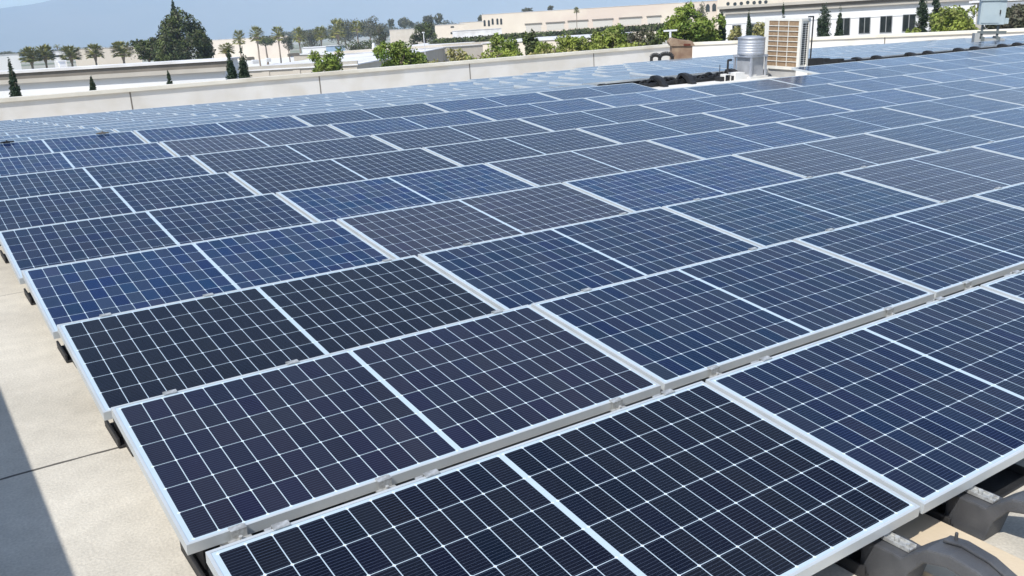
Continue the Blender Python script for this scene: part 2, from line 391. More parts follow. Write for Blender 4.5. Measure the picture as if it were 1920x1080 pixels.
for k in range(9, 19):
    for i in range(0, 17):
        if k == 9 and i >= 5: continue
        y0 = k * PY; z0 = zpan(i * PX + PL / 2, y0)
        if i * PX + PL > xmax(y0 + PW) - 1.2 or i * PX > 36: continue
        cx, cy = i * PX + PL / 2, y0 + PW / 2
        if math.hypot(cx - tr_box[0], cy - tr_box[1]) < 1.3: continue
        pts = [(i * PX + a * PL, y0 + b * PW, z0) for a in (0, .5, 1) for b in (0, 1)]
        if not any(seen(q, 5) for q in pts): continue
        ch = 'efseef'[(i * 7 + k * 5 + (i * k) % 3) % 6]  # pale tones paint the grazing reflection into the panels past the ridge
        panel(i, k, (y0, z0), math.asin((0.108 + zpan(cx, y0 + 1.03) - z0) / PW),
              'pale panel past the ridge, %s from the left in the %s row past it' % (ORD[i], ORD[k - 9]), C[ch], [])

# ------------------------------------------------------------------ plastic mounting feet
def support_meshes():
    a = MB()
    top = [(0.06, -0.09), (0.02, -0.066), (-0.05, -0.063), (-0.085, -0.066), (-0.12, -0.030), (-0.165, 0.010), (-0.24, 0.028), (-0.33, 0.018), (-0.42, -0.018), (-0.475, -0.030), (-0.52, -0.085), (-0.56, -0.10), (-0.60, -0.20)]
    bot = [(0.06, -0.20), (0.03, -0.20), (-0.03, -0.20), (-0.095, -0.20), (-0.115, -0.110), (-0.160, -0.045), (-0.235, -0.022), (-0.32, -0.030), (-0.39, -0.075), (-0.42, -0.12), (-0.44, -0.155), (-0.455, -0.18), (-0.46, -0.20)]
    poly = top + bot[::-1]
    n = len(a.v); X0, X1 = -0.06, 0.06
    for x in (X0, X1):
        a.v += [(x, u, w) for u, w in top] + [(x, u, w) for u, w in bot]
    m = len(top); q = 2 * m
    for s_ in (0, q):
        for i in range(m - 1):
            f = (n+s_+i, n+s_+i+1, n+s_+m+i+1, n+s_+m+i); a.f.append(f if s_ else f[::-1])
    for i in range(m - 1):
        a.f.append((n+i, n+i+1, n+q+i+1, n+q+i)); a.f.append((n+m+i+1, n+m+i, n+q+m+i, n+q+m+i+1))
    a.f.append((n, n+q, n+q+m, n+m)); a.f.append((n+m-1, n+2*m-1, n+q+2*m-1, n+q+m-1))
    arch = a
    # raised rib and saddle on the arch
    rb = MB()
    rb.prism([(-0.18, 0.030), (-0.24, 0.040), (-0.33, 0.030), (-0.42, -0.006), (-0.42, -0.016), (-0.33, 0.020), (-0.24, 0.030), (-0.18, 0.018)], 0.004, 0.046, 0)
    rb.tube((0.025, -0.21, 0.03), (0.025, -0.21, 0.062), 0.006, seg=6)
    rb.prism([(-0.36, 0.007), (-0.42, -0.017), (-0.42, -0.010), (-0.36, 0.013)], -0.046, -0.010, 0)
    sd = MB()
    sd.box(-0.09, 0.02, -0.197, 0.50, 0.30, -0.185); sd.box(-0.09, 0.02, -0.185, -0.078, 0.30, -0.15); sd.box(0.488, 0.02, -0.185, 0.50, 0.30, -0.15)
    sd.box(-0.06, 0.10, -0.199, 0.10, 0.24, -0.07)
    return arch, rb, sd
_a, _r, _s = support_meshes()
ME_ARCH_G = _a.mesh('arch', MGRYP, bevel=0.008); _a.v = [(x, y, z + (0.035 if z > -0.03 else 0)) for x, y, z in _a.v]; ME_ARCH_B = _a.mesh('arch', MBLK, bevel=0.008)
ME_RIB_G = _r.mesh('rib', MGRYP, bevel=0.004); ME_RIB_B = MB().prism([(-0.18, 0.030), (-0.33, 0.030), (-0.42, -0.006), (-0.42, -0.016), (-0.33, 0.020), (-0.18, 0.018)], 0.004, 0.046, 0).mesh('rib', MBLK, bevel=0.004)
ME_TRAY = _s.mesh('tray', MBLK, bevel=0.004)
ME_BRK = MB().box(-0.022, -0.088, -0.060, 0.022, 0.015, -0.054).box(-0.022, 0.009, -0.054, 0.022, 0.015, -0.038).box(-0.022, -0.088, -0.054, -0.018, 0.015, -0.047).box(0.018, -0.088, -0.054, 0.022, 0.015, -0.047).tube((0, -0.03, -0.054), (0, -0.03, -0.038), 0.009, seg=6).tube((0, -0.07, -0.054), (0, -0.07, -0.044), 0.007, seg=6).mesh('bracket', MCLAMP)
def support(x, y, z, label, grey, group, slope=0.0):
    mt = M @ Matrix.Translation((x, y, z)) @ Matrix.Rotation(-math.atan(slope), 4, 'X')
    r = empty('mounting_foot', label, 'mounting foot', group, mat=mt)
    link('arch', ME_ARCH_G if grey else ME_ARCH_B, r); link('rib', ME_RIB_G if grey else ME_RIB_B, r)
    link('tray', ME_TRAY, r); link('bracket', ME_BRK, r)
for x, lb in ((0.33, 'grey plastic mounting foot under the near edge of the nearest left panel'),
              (1.955, 'grey plastic mounting foot beside the beige board at the bottom right'),
              (2.46, 'grey plastic mounting foot on the far side of the beige board'),
              (3.95, 'grey plastic mounting foot at the far right of the nearest row')):
    support(x, -0.02, -0.004, lb, True, 'mounting feet along the front row')
for k in range(1, 9):
    support(0.13, k * PY, 0, 'black mounting foot under the left end of the %s row from the front' % ROWN[k], False, 'black mounting feet at the left ends of the rows')
nf = 0
for i in range(5, 16):
    for dx in (0.31, 1.68):
        x = i * PX + dx
        y0 = 10 * PY
        q = (x, y0, zpan(x, y0))
        if not seen(q, 20) or x > xmax(y0) - 2: continue
        support(x, y0, zpan(x, y0), 'black arched mounting foot, %s from the left along the walkway past the ridge' % (ORD[nf] if nf < 20 else 'last'),
                False, 'black mounting feet along the walkway', 0.0)
        nf += 1
# black cable tray running with them
t = MB(); y0 = 10 * PY; zt = zpan(20, y0)
t.box(7 * PX + 2.0, y0 - 0.16, zt - 0.195, 15 * PX, y0 - 0.08, zt - 0.018); t.box(5 * PX + .6, y0 + 0.02, zt - 0.195, 7 * PX + 1.99, y0 + 0.10, zt - 0.045)
tag(t.build('wire_tray', MBLK, mat=M), 'long black tray and skirt under the panels behind the ridge walkway', 'cable tray')

# beige board in front
bx = MB().box(2.035, -1.3, -0.199, 2.36, 0.42, -0.172)
tag(bx.build('slip_board', MBOARD, mat=M, bevel=0.004), 'beige flat board lying between two grey feet at the bottom right', 'board')

# ------------------------------------------------------------------ equipment on the roof
def at_roof(px, py, up=0.0):
    q = on_roof(px, py, up); return q
# air conditioner on sleepers
q = at_y(1471, 128, 12.0)
acx, acy = q[0], q[1]
r = empty('air_conditioner', 'white air conditioner with brown coil grille standing on the roof', 'air conditioner',
          mat=M @ Matrix.Translation((acx, acy, zroof(acy))) @ Matrix.Rotation(math.radians(1.0), 4, 'Z'))
dist = math.hypot(acx - PC[0], acy - PC[1]); PXM = dist / FPX           # metres per photo pixel here
A_, B_, H_ = 65 * PXM / 0.643 * 0.77, 0.30, 83 * PXM                     # length of the coil side, depth, height
b0 = q[2] - zroof(acy, acx) + .02
x0, x1, y0, y1 = -B_ / 2, B_ / 2, -A_ / 2, A_ / 2
cs = MB(); cs.box(x0 + .03, y0 + .03, b0, x1 - .03, y1 - .03, b0 + H_ - .04)
cs.box(x0, y0, b0 + H_ - .05, x1, y1, b0 + H_)                                 # lid
cs.box(x0, y0, b0 - .03, x1, y1, b0 + .035)                                    # base pan
e = .07
cs.box(x0, y0, b0 + .035, x0 + .05, y0 + e, b0 + H_ - .05); cs.box(x0, y1 - e * 1.6, b0 + .035, x0 + .05, y1, b0 + H_ - .05)
cs.box(x1 - .05, y0, b0 + .035, x1, y0 + .05, b0 + H_ - .05)
cs.build('cabinet', MWHT, r)
MB().box(x0 + .012, y0 + e, b0 + .035, x0 + .029, y1 - e * 1.6, b0 + H_ - .05).build('coil', MCOIL, r)
gr = MB()
for i in range(1, 3): yy = y0 + e + (y1 - y0 - 2.6 * e) * i / 3; gr.box(x0 - .004, yy - .006, b0 + .036, x0 + .008, yy + .006, b0 + H_ - .051)
for i in range(1, 9): zz = b0 + .035 + (H_ - .085) * i / 9; gr.box(x0 - .006, y0 + e, zz - .007, x0 + .006, y1 - 1.6 * e, zz + .007)
gr.build('grille', MWHT, r)
MB().box(x0 + .04, y0 - .1, 0.002, x1 + .3, y1 + .1, b0 - .034).build('curb', mat('weathered_curb', (.36, .36, .36), .9, (.46, .45, .44), 3), r)
sl_ = MB()
for c in (0, 1):
    for i in range(19):
        zz = b0 + .08 + i * (H_ - .17) / 19; xx = x0 + .075 + c * .125
        sl_.box(xx, y0 + .022, zz, xx + .095, y0 + .029, zz + (H_ - .17) / 19 * .62)
sl_.build('vent_slots', MSLOT, r)
MB().box(x0 - .02, y0 - .25, 0.005, x1 + .02, y0 + .05, b0 - .032).build('sleeper', MCURB, r)
MB().box(x0 - .02, y1 - .15, 0.005, x1 + .02, y1 - .02, b0 - .032).build('sleeper', MCURB, r)
pipe = MB(); pipe.tube((x1 + .05, y0 - .02, b0 + .1), (x1 + .05, y0 - .02, b0 + H_ + .03), .015); pipe.tube((x1 + .05, y0 - .02, b0 + H_ + .03), (x1 - .12, y0 - .02, b0 + H_ + .03), .015)
pipe.build('conduit', MBLK, r)

# round galvanised vent on a square frame
q = at_y(1406, 131, 12.1); vx, vy = q[0], q[1]; pm = math.hypot(vx - PC[0], vy - PC[1]) / FPX
r = empty('roof_ventilator', 'round galvanised metal ventilator drum on a square stand left of the air conditioner', 'ventilator',
          mat=M @ Matrix.Translation((vx, vy, zroof(vy))))
R_ = 23.5 * pm; zb, zt2 = q[2] - zroof(vy, vx) + 27 * pm, q[2] - zroof(vy, vx) + 54 * pm
d = MB(); nseg = 40; prof = []
z = zb
nr = 6
for i in range(nr):
    h = (zt2 - zb) / nr; prof += [(R_ * .993, z), (R_, z + h * .2), (R_, z + h * .8), (R_ * .993, z + h)]; z += h
prof += [(R_ * 1.03, zt2), (R_ * 1.03, zt2 + .02), (R_ * .6, zt2 + .05), (0.001, zt2 + .06)]
n0 = len(d.v)
for rr, zz in prof:
    for k in range(nseg): t = 2 * math.pi * k / nseg; d.v.append((rr * math.cos(t), rr * math.sin(t), zz))
for j in range(len(prof) - 1):
    for k in range(nseg):
        k2 = (k + 1) % nseg; d.f.append((n0 + j*nseg + k, n0 + j*nseg + k2, n0 + (j+1)*nseg + k2, n0 + (j+1)*nseg + k))
d.build('drum', MGALV, r, smooth=True)
s_ = R_ * .80; st = MB()
for sx_ in (-1, 1):
    for sy_ in (-1, 1): st.box(sx_*s_ - .02, sy_*s_ - .02, .005, sx_*s_ + .02, sy_*s_ + .02, zb - .003)
st.box(-s_ - .03, -s_ - .03, zb - .05, s_ + .03, s_ + .03, zb - .004) ; st.build('stand', MGALV, r)
MB().box(-s_ + .03, -s_ + .03, .10, s_ - .03, s_ - .03, zb - .055).build('throat_box', mat('dull_sheet_metal', (0.30, 0.31, 0.33), 0.6, (0.42, 0.43, 0.45), 5, metal=0.3), r)
MB().box(-s_ * 1.25, -s_ * 1.15, .003, s_ * 1.25, s_ * 1.15, .098).build('curb', MCURB, r)

# pipe cluster, black hoses and small white boxes in the gap between the panels
def small(name, label, cat, mbx, m, px, py, **kw):
    q = at_y(px, py, 12.0); return tag(mbx.build(name, m, mat=M @ Matrix.Translation((q[0], q[1], zroof(q[1], q[0]))), **kw), label, cat)
b = MB(); b.tube((0, 0, 0), (0, 0, .46), .022); b.tube((0, 0, .46), (.10, 0, .46), .022); b.tube((-.18, .05, 0), (-.18, .05, .38), .008); b.box(-.25, -.06, .0, .14, .10, .14)
small('pipe_stub', 'black bent pipe rising from a dark base left of the ventilator', 'pipe', b, MBLK, 1364, 137)
b = MB(); b.box(-.32, -.10, 0, .32, .12, .13); b.box(-.32, -.10, .13, -.05, .12, .20); b.box(.10, -.12, .03, .15, -.101, .10)
small('roof_curb_box', 'low white curb box at the foot of the ventilator stand', 'box', b, MCURB, 1392, 142)
b = MB(); b.box(-.09, -.08, 0, -.075, .08, .17); b.box(.075, -.08, 0, .09, .08, .17); b.box(-.09, -.08, .17, .09, .08, .185)
small('pipe_bracket', 'small white metal bracket frame beside the black pipe', 'bracket', b, MCURB, 1360, 142)
MCURB2 = MCURB
b = MB(); rr = random.Random(3)
P0 = np.array(at_y(1200, 148, 12.25)); P1 = np.array(at_y(1368, 124, 12.3))
L_ = P1 - P0; base = np.array([P0[0], P0[1], zroof(P0[1], 12)])
for name_, f0, f1, lab in (('folded_racking', 0.02, 0.40, 'black plastic racking pieces heaped at the open end of the gap in the panels'),
                           ('folded_racking', 0.42, 0.98, 'black plastic racking pieces lined up behind the white strip of roof')):
    b = MB(); nn = int(14 * (f1 - f0)) + 2
    for i in range(nn):
        f = f0 + (f1 - f0) * (i + .5) / nn; c = L_ * f; zz = zroof(P0[1] + c[1], 12) - base[2]; a = rr.uniform(-.5, .5)
        R = Matrix.Translation((c[0] + rr.uniform(-.04, .04), c[1] + rr.uniform(-.1, .1), zz)) @ Matrix.Rotation(a, 4, 'Z')
        h = rr.uniform(.07, .14)
        b.box(-.22, -.05, .01, .22, .06, h, R)
        arc = []
        for k in range(9):
            t = math.pi * k / 8; arc.append((-.13 * math.cos(t), .085 * math.sin(t)))
        for k in range(8):
            p_, q_ = arc[k], arc[k + 1]
            b.tube(R @ Vector((p_[0], .02, h - .02 + p_[1])), R @ Vector((q_[0], .02, h - .02 + q_[1])), .022, seg=6)
    tag(b.build(name_, MBLK, mat=M @ Matrix.Translation(base)), lab, 'racking')
tag(MB().box(P0[0] - .2, 11.7, -.199, P1[0] + .9, 12.15, -.150).build('bright_roof_strip', MCURB, mat=M), 'white strip standing for bright sunlit roof in front of the black racking', 'roof strip')  # white sheet on the deck paints in the bright sunlit roof

b = MB(); rr = random.Random(9)
pa = at_y(1518, 118, 12.15); pb = at_y(1596, 112, 12.2); z0_ = zroof(12.2, 17)
for i in range(7):
    f = i / 6; x_ = pa[0] + (pb[0] - pa[0]) * f; R = Matrix.Translation((x_ - pa[0], rr.uniform(-.05, .05), 0)) @ Matrix.Rotation(rr.uniform(-.25, .25), 4, 'Z')
    b.box(-.22, -.06, .0, .20, .07, .34 - .13 * f + rr.uniform(-.02, .02), R)
tag(b.build('folded_racking', MBLK, mat=M @ Matrix.Translation((pa[0], 12.2, z0_))), 'black plastic racking pieces stacked just right of the air conditioner', 'racking')
# electrical cabinet on legs, far right
q = at_y(1853, 76, 13.9); d_ = math.hypot(q[0] - PC[0], q[1] - PC[1]); pm = d_ / FPX
ang = math.atan2(q[1] - PC[1], q[0] - PC[0]) - math.pi / 2
r = empty('electrical_cabinet', 'pale grey green electrical cabinet standing on legs among the far panels', 'cabinet',
          mat=M @ Matrix.Translation((q[0], q[1], zroof(q[1], q[0]))) @ Matrix.Rotation(ang + .18, 4, 'Z'))
zq = q[2] - zroof(q[1], q[0]); w_, h0, h1 = 50 * pm * .74 / 2, zq + 25 * pm, zq + 62 * pm
MB().box(-w_, -.18, h0, w_, .22, h1).build('body', MGRN, r, bevel=.01)
MB().box(-w_ - .03, -.23, h1 + .001, w_ + .05, .26, h1 + .04).build('rain_hood', MGRN, r)
MB().box(-w_ + .04, -.198, h0 + .05, w_ - .16, -.182, h1 - .05).build('door', MGRN, r, bevel=.004)
MB().box(w_ * .5, -.22, h0 + .30, w_ * .5 + .03, -.199, h0 + .42).build('handle', MSLOT, r)
lg = MB()
for sx_ in (-.62, .62):
    lg.box(sx_ * w_ - .03, -.06, .02, sx_ * w_ + .03, 0, h0 - .002); lg.box(sx_ * w_ - .05, -.3, .0, sx_ * w_ + .05, .3, zq + .12)
lg.box(-w_, -.10, zq + .2, w_ * 1.3, -.061, zq + .28); lg.build('stand', mat('dark_channel', (.12, .14, .14), .6), r)
MB().box(w_ + .002, -.10, h0 + .02, w_ + .12, .10, h0 + .18).build('junction_box', MGRN, r)
MB().box(-w_ * 1.25, -.28, .0, w_ * 1.15, .2, zq + .06).box(-w_ * 1.25, -.25, zq + .061, -w_ * .85, .2, zq + .22).build('ballast_block', mat('grey_block', (.34, .35, .34), .9), r)

# rusty box vent near the wall corner, with black rings beside it
q = at_y(1279, 104, 24.7); zq = q[2] - zroof(q[1], q[0]); d_ = math.hypot(q[0] - PC[0], q[1] - PC[1]); pm = d_ / FPX
ang = math.atan2(q[1] - PC[1], q[0] - PC[0]) - math.pi / 2
r = empty('rusty_roof_hood', 'rusty brown sheet metal hood on the roof before the parapet corner', 'roof hood',
          mat=M @ Matrix.Translation((q[0], q[1], zroof(q[1], q[0]))) @ Matrix.Rotation(ang + .15, 4, 'Z'))
MB().box(-20 * pm, -.25, 0, 16 * pm, .35, zq + 17 * pm).build('body', MRUST, r)
MB().prism([(u * pm, zq + v * pm) for u, v in ((-22, 17.2), (20, 17.2), (15, 25), (-2, 27), (-20, 31), (-26, 24))], -.30, .40, 1).build('hood', MRUST, r)
MB().box(0, -.312, zq + 17.5 * pm, 12 * pm, -.302, zq + 21 * pm).build('opening', mat('rust_shadow_hole', (.12, .03, .015), .9), r)
for px_, s2, lab in ((1229, 7, 'small black cable ring near the foot of the parapet wall'), (1249, 11, 'black hose coil lying left of the rusty hood')):
    b = MB(); R2 = s2 * pm
    for k in range(10):
        a0 = math.pi * k / 10; a1 = math.pi * (k + 1) / 10
        b.tube((-R2 * math.cos(a0), 0, R2 * .55 * math.sin(a0)), (-R2 * math.cos(a1), 0, R2 * .55 * math.sin(a1)), .085, seg=6)
    q = at_y(px_, 107, 24.6); zc_ = q[2] - zroof(q[1], q[0]); b.v = [(u, v, w__ + zc_) for u, v, w__ in b.v]
    for e_ in (-R2, R2): b.tube((e_, 0, 0), (e_, 0, zc_), .06, seg=6)
    tag(b.build('hose_coil', MBLK, mat=M @ Matrix.Translation((q[0], q[1], zroof(q[1], q[0]))) @ Matrix.Rotation(ang, 4, 'Z')), lab, 'hose')
# two small grey connectors lying on the ridge at the far left
for px_, py_, lab in ((8, 264, 'dark cable connector at the left edge of the picture, on the ridge row'), (176, 243, 'small brown cable box lying on the ridge row')):
    q = on_z(px_, py_, 0.11)
    b = MB(); b.box(-.04, -.02, 0.004, .035, .02, .024); b.tube((-.07, 0, .012), (.08, .015, .012), .009); b.tube((.0, 0, .024), (.005, .0, .036), .01)
    tag(b.build('cable_connector', MBLK if px_ < 50 else MTAUPE, mat=M @ Matrix.Translation((q[0], 11.0, 0.106))), lab, 'connector')

# ------------------------------------------------------------------ land, streets, hills
g_ = MB(); S = 14000
MGROUND = mat('town_ground', (0.30, 0.28, 0.24), 0.95, (0.40, 0.37, 0.32), 0.02, c3=(0.16, 0.18, 0.10), s3=0.006)
g_.quad((-S, -2000, 0), (S, -2000, 0), (S, S, 0), (-S, S, 0)); tag(g_.build('ground', MGROUND), kind='structure')
def strip(name, pts, z, m):
    b = MB(); b.quad(*[(p.x, p.y, z) for p in pts]); return tag(b.build(name, m), kind='structure')
strip('parking_lot', [W(380, 110, 300), W(760, 90, 300), W(760, 90, 560), W(330, 110, 560)], 0.02, mat('pale_concrete_lot', (0.62, 0.60, 0.57), .9, (.70, .69, .66), .05))
# mountains
def mountains():
    nx, ny = 260, 40; v = []; f = []
    for j in range(ny):
        for i in range(nx):
            fx = i / (nx - 1); a = math.radians(-62 + 130 * fx); dd = 6500 + j * 60.0
            px = 960 + math.tan(a - math.radians(57.5 - 57.5)) * 0
            # bearing measured from the view axis, positive to the right
            vx_, vy_ = cm[0][2] * -1, cm[1][2] * -1
            vh = math.atan2(vx_, vy_)
            X = math.sin(vh + a) * dd; Y = math.cos(vh + a) * dd
            dg = math.degrees(a); ridge = 388 + 62 * sstep(dg, -26.2, -23.6) + max(0, dg + 24) * 9 + 6 * math.sin(dg * 2.1)
            n1 = noise.fractal(Vector((X * .0006, Y * .0006, 3)), 1.0, 2.1, 6)
            n2 = noise.fractal(Vector((X * .0025, Y * .0025, 8)), 1.0, 2.1, 5)
            u = j / (ny - 1); prof = math.sin(min(1, u * 1.25) * math.pi / 2) ** 1.15
            z = -30 + prof * (ridge * (1 + .012 * n1) + 40 * n2 * (.5 + u) * (1 - u * .93))
            v.append((X, Y, z))
    for j in range(ny - 1):
        for i in range(nx - 1):
            a = j * nx + i; f.append((a, a + 1, a + nx + 1, a + nx))
    b = MB(); b.v = v; b.f = f
    tag(b.build('mountains', mat('mountain_scrub', (0.10, 0.10, 0.085), .95, (0.13, 0.12, 0.10), .002), smooth=True), kind='structure')
mountains()

# ------------------------------------------------------------------ buildings
def face_building(name, label, A, B, depth, ztop, m, roof_m=None, zbot=0.0, inset=0.0):
    """block whose front runs from map point A to B, seen from our roof; returns root and its frame (x along the front, y away)"""
    A = Vector((A.x, A.y, 0)); B = Vector((B.x, B.y, 0)); d = B - A; L = d.length; d.normalize(); nrm = Vector((-d.y, d.x, 0))
    if nrm.dot(A) < 0: nrm = -nrm
    mt = Matrix(((d.x, nrm.x, 0, A.x), (d.y, nrm.y, 0, A.y), (0, 0, 1, 0), (0, 0, 0, 1)))
    if nrm.cross(Vector((0, 0, 1))).dot(d) < 0: pass
    r = empty(name, label, 'building', mat=mt)
    MB().box(0, 0, zbot, L, depth, ztop - .12).build('walls', m, r)
    MB().box(-.15, -.15, ztop - .12, L + .15, depth + .15, ztop).build('roof', roof_m or MROOFW, r)
    return r, L, mt
def along(mt, px, py, yoff=0.0):                 # x and z in a face frame where a pixel's ray meets it
    inv = mt.inverted(); o = inv @ Vector((0, 0, CAMZ)); g = inv.to_3x3() @ Vector(tuple(G @ ray(px, py)))
    t = (yoff - o.y) / g.y; return o.x + g.x * t, o.z + g.z * t

# left building with the layered eave
A = W(-110, 135, 78.0); B = W(418, 110, 71.0)
r, L, mt = face_building('office_building', 'long white building with a layered taupe eave behind the left parapet', A, B, 4.5, 8.84, MSTUCCO)
zt = 8.84
MB().box(-.6, -.40, zt - .15, L + .6, -.152, zt + .02).build('cornice', MROOFW, r)
MB().box(-.5, -.24, zt - .56, L + .5, -.003, zt - .155).build('fascia', MTAUPE, r)
MB().box(-.45, -.34, zt - .86, L + .45, -.002, zt - .565).build('moulding', MLTAUPE, r)
rv = empty('rooftop_vent', 'small white vent standing on the eave roof of the left building', 'vent', loc=W(117, 124, 78) - Vector((0, 0, .1)))
MB().box(-.22, -.22, 0, .22, .22, .45).box(-.3, -.3, .45, .3, .3, .52).build('vent_body', MROOFW, rv)

# tan walled warehouse to its right
A = W(420, 128, 96); B = W(668, 113, 92)
r, L, mt = face_building('warehouse', 'low tan walled warehouse with a wide white flat roof beyond the parapet', A, B, 120, 7.25, MTAN)
for px_ in (498, 556, 612):
    x_, _ = along(mt, px_, 130); MB().box(x_ - .35, -.10, 0, x_ + .35, -.002, 7.0).build('pilaster', MTAN, r)
MB().box(-.1, -.08, 7.251, L + .1, .2, 7.55).build('parapet', MLTAUPE, r)
for n_, (px_, py_, d_, w_) in enumerate(((470, 112, 140, .9), (478, 117, 118, .7), (503, 115, 124, .5), (551, 108, 150, 1.6), (583, 104, 160, .7))):
    p_ = W(px_, py_, d_); e_ = empty('rooftop_unit', ['small grey rooftop box nearest the palms on the white roof', 'low white rooftop box on the white warehouse roof',
        'thin pale rooftop box on the white warehouse roof', 'wide dark grey rooftop unit on the white warehouse roof', 'small rooftop box right of the dark unit on the white roof'][n_], 'rooftop unit', loc=(p_.x, p_.y, 7.25))
    MB().box(-w_ * .55, -.3, 0, w_ * .55, .3, .4).box(-w_ * .45, -.25, .4, w_ * .45, .25, .48).build('casing', MTAUPE if n_ in (0, 3) else MROOFW, e_)
A = W(628, 104, 140); B = W(925, 79, 150)
r, L, mt = face_building('warehouse', 'pale warehouse with cream parapet behind the big green bush', A, B, 22, 7.4, MTAN)
MB().box(-.1, -.10, 7.401, L + .1, .25, 7.75).build('parapet', MCREAM, r)
for px_ in (655, 690, 760, 840): x_, _ = along(mt, px_, 108); MB().box(x_ - .3, -.10, 0, x_ + .3, -.002, 7.2).build('pilaster', MTAN, r)
# low cream roofs right of it
A = W(905, 84, 130); B = W(1130, 69, 126)
r, L, mt = face_building('warehouse', 'low cream building half hidden by the row of yellow green shrubs', A, B, 25, 7.9, MCREAM)

MDOCK = mat('dock_door', (.55, .52, .47), .8)
def far_block(label, pxa, ya, pxb, yb, d, m, depth=20, windows=(), roof=None, name='far_building', zb=0.0, db=None):
    A = W(pxa, ya, d); zt_ = A.z; db = db or (zt_ - 10) / ((hor(pxb) - yb) / FPX) if abs(hor(pxb) - yb) > 4 and not db else (db or d)
    B = W(pxb, yb, db)
    r, L, mt = face_building(name, label, A, B, depth, zt_, m, roof, zb)
    for (wx0, wy0, wx1, wy1) in windows:
        xa, za = along(mt, wx0, wy0); xb, zb_ = along(mt, wx1, wy1)
        MB().box(min(xa, xb), -.12, min(za, zb_), max(xa, xb), -.003, max(za, zb_)).build('window', MGLASS, r)
    return r, L, mt
far_block('flat pale building at the far left edge behind the small cypress', -60, 106, 36, 104, 330, MSTUCCO, db=330)
far_block('small white building between two left palms', 98, 96, 121, 95, 380, MSTUCCO, db=380, windows=[(99, 104, 119, 106)])
far_block('cream building behind the third and fourth left palms', 138, 92, 196, 88, 360, MCREAM, db=360)
far_block('cream gabled building just left of the round palm', 186, 90, 262, 86, 400, MCREAM, db=400)
far_block('long cream building right of the tall dark tree', 394, 75, 540, 69, 520, MCREAM, db=520)
far_block('low white building with small blue wall beside the palms', 566, 90, 716, 76, 300, MSTUCCO, db=300, windows=[(612, 97, 616, 85)])
far_block('small pale blue building behind the round green bush', 611, 86, 646, 82, 250, MBLUE, db=250, depth=6)
far_block('beige building with reddish band left of the dark round tree', 730, 56, 800, 50, 420, MTAN, db=420)
far_block('cream two storey building right of the dark round tree', 815, 47, 870, 44, 380, MCREAM, db=380, windows=[(845, 52, 851, 49), (845, 64, 852, 60)])
far_block('bright white flat roofed shed before the long cream building', 848, 58, 940, 50, 330, MROOFW, db=330, depth=12)
far_block('low cream wing at the left end of the long cream building', 862, 42, 906, 37, 430, MCREAM, db=430)
A = W(903, 27, 430); B = W(1345, -3, 430)
r, L, mt = face_building('factory_building', 'very long cream building with arched end windows in the distance', A, B, 60, W(903, 27, 430).z, MCREAM)
for px_ in (909, 917, 924, 933, 940):
    xa, za = along(mt, px_, 49 if px_ < 920 else 46); zb_ = za + 2.6; w_ = .45
    MB().prism([(xa - w_, za), (xa + w_, za), (xa + w_, zb_ - .4), (xa + w_ * .6, zb_), (xa - w_ * .6, zb_), (xa - w_, zb_ - .4)], -.12, -.003, 1).build('window', MGLASS, r)
for (pa, ya, pb, yb) in ((984, 46, 1016, 43.5), (1023, 43, 1059, 41), (1064, 40, 1103, 37.5), (1110, 37.5, 1150, 35), (1160, 34, 1204, 31.5), (1212, 31, 1240, 29.5)):
    xa, za = along(mt, pa, ya); xb, zb_ = along(mt, pb, yb); MB().box(xa, -.5, zb_ - .1, xb, -.003, zb_ + .25).build('dock_awning', MTAUPE, r)
    MB().box(xa + .4, -.05, za - 3.2, xb - .4, -.002, za - .5).build('dock_door', MDOCK, r)
for px_ in (1327, 1339, 1351, 1364, 1378, 1390, 1403, 1414, 1425, 1437):
    py_ = 22 - (px_ - 1327) * .085
    xa, za = along(mt, px_, py_)
    if px_ < 1352:
        w_ = .85; hh = 3.3
        MB().prism([(xa - w_, za), (xa + w_, za), (xa + w_, za + hh * .7), (xa + w_ * .6, za + hh * .92), (xa, za + hh), (xa - w_ * .6, za + hh * .92), (xa - w_, za + hh * .7)], -.12, -.003, 1).build('window', MGLASS, r)
# its taller part continues to the right, above the windowed office
A2 = W(1345, -3, 428); B2 = W(1700, -28, 428)
r, L, mt = face_building('factory_building', 'cream upper storey with small round openings above the windowed office', A2, B2, 60, A2.z, MCREAM)
for px_, py_ in ((1365, 7), (1378, 7.5), (1390, 6.5), (1402, 4.5), (1414, 5), (1425, 4), (1436, 3.5)):
    xa, za = along(mt, px_, py_)
    MB().prism([(xa + .75 * math.cos(k * math.pi / 5), za + .75 * math.sin(k * math.pi / 5)) for k in range(10)], -.12, -.003, 1).build('round_window', MGLASS, r)
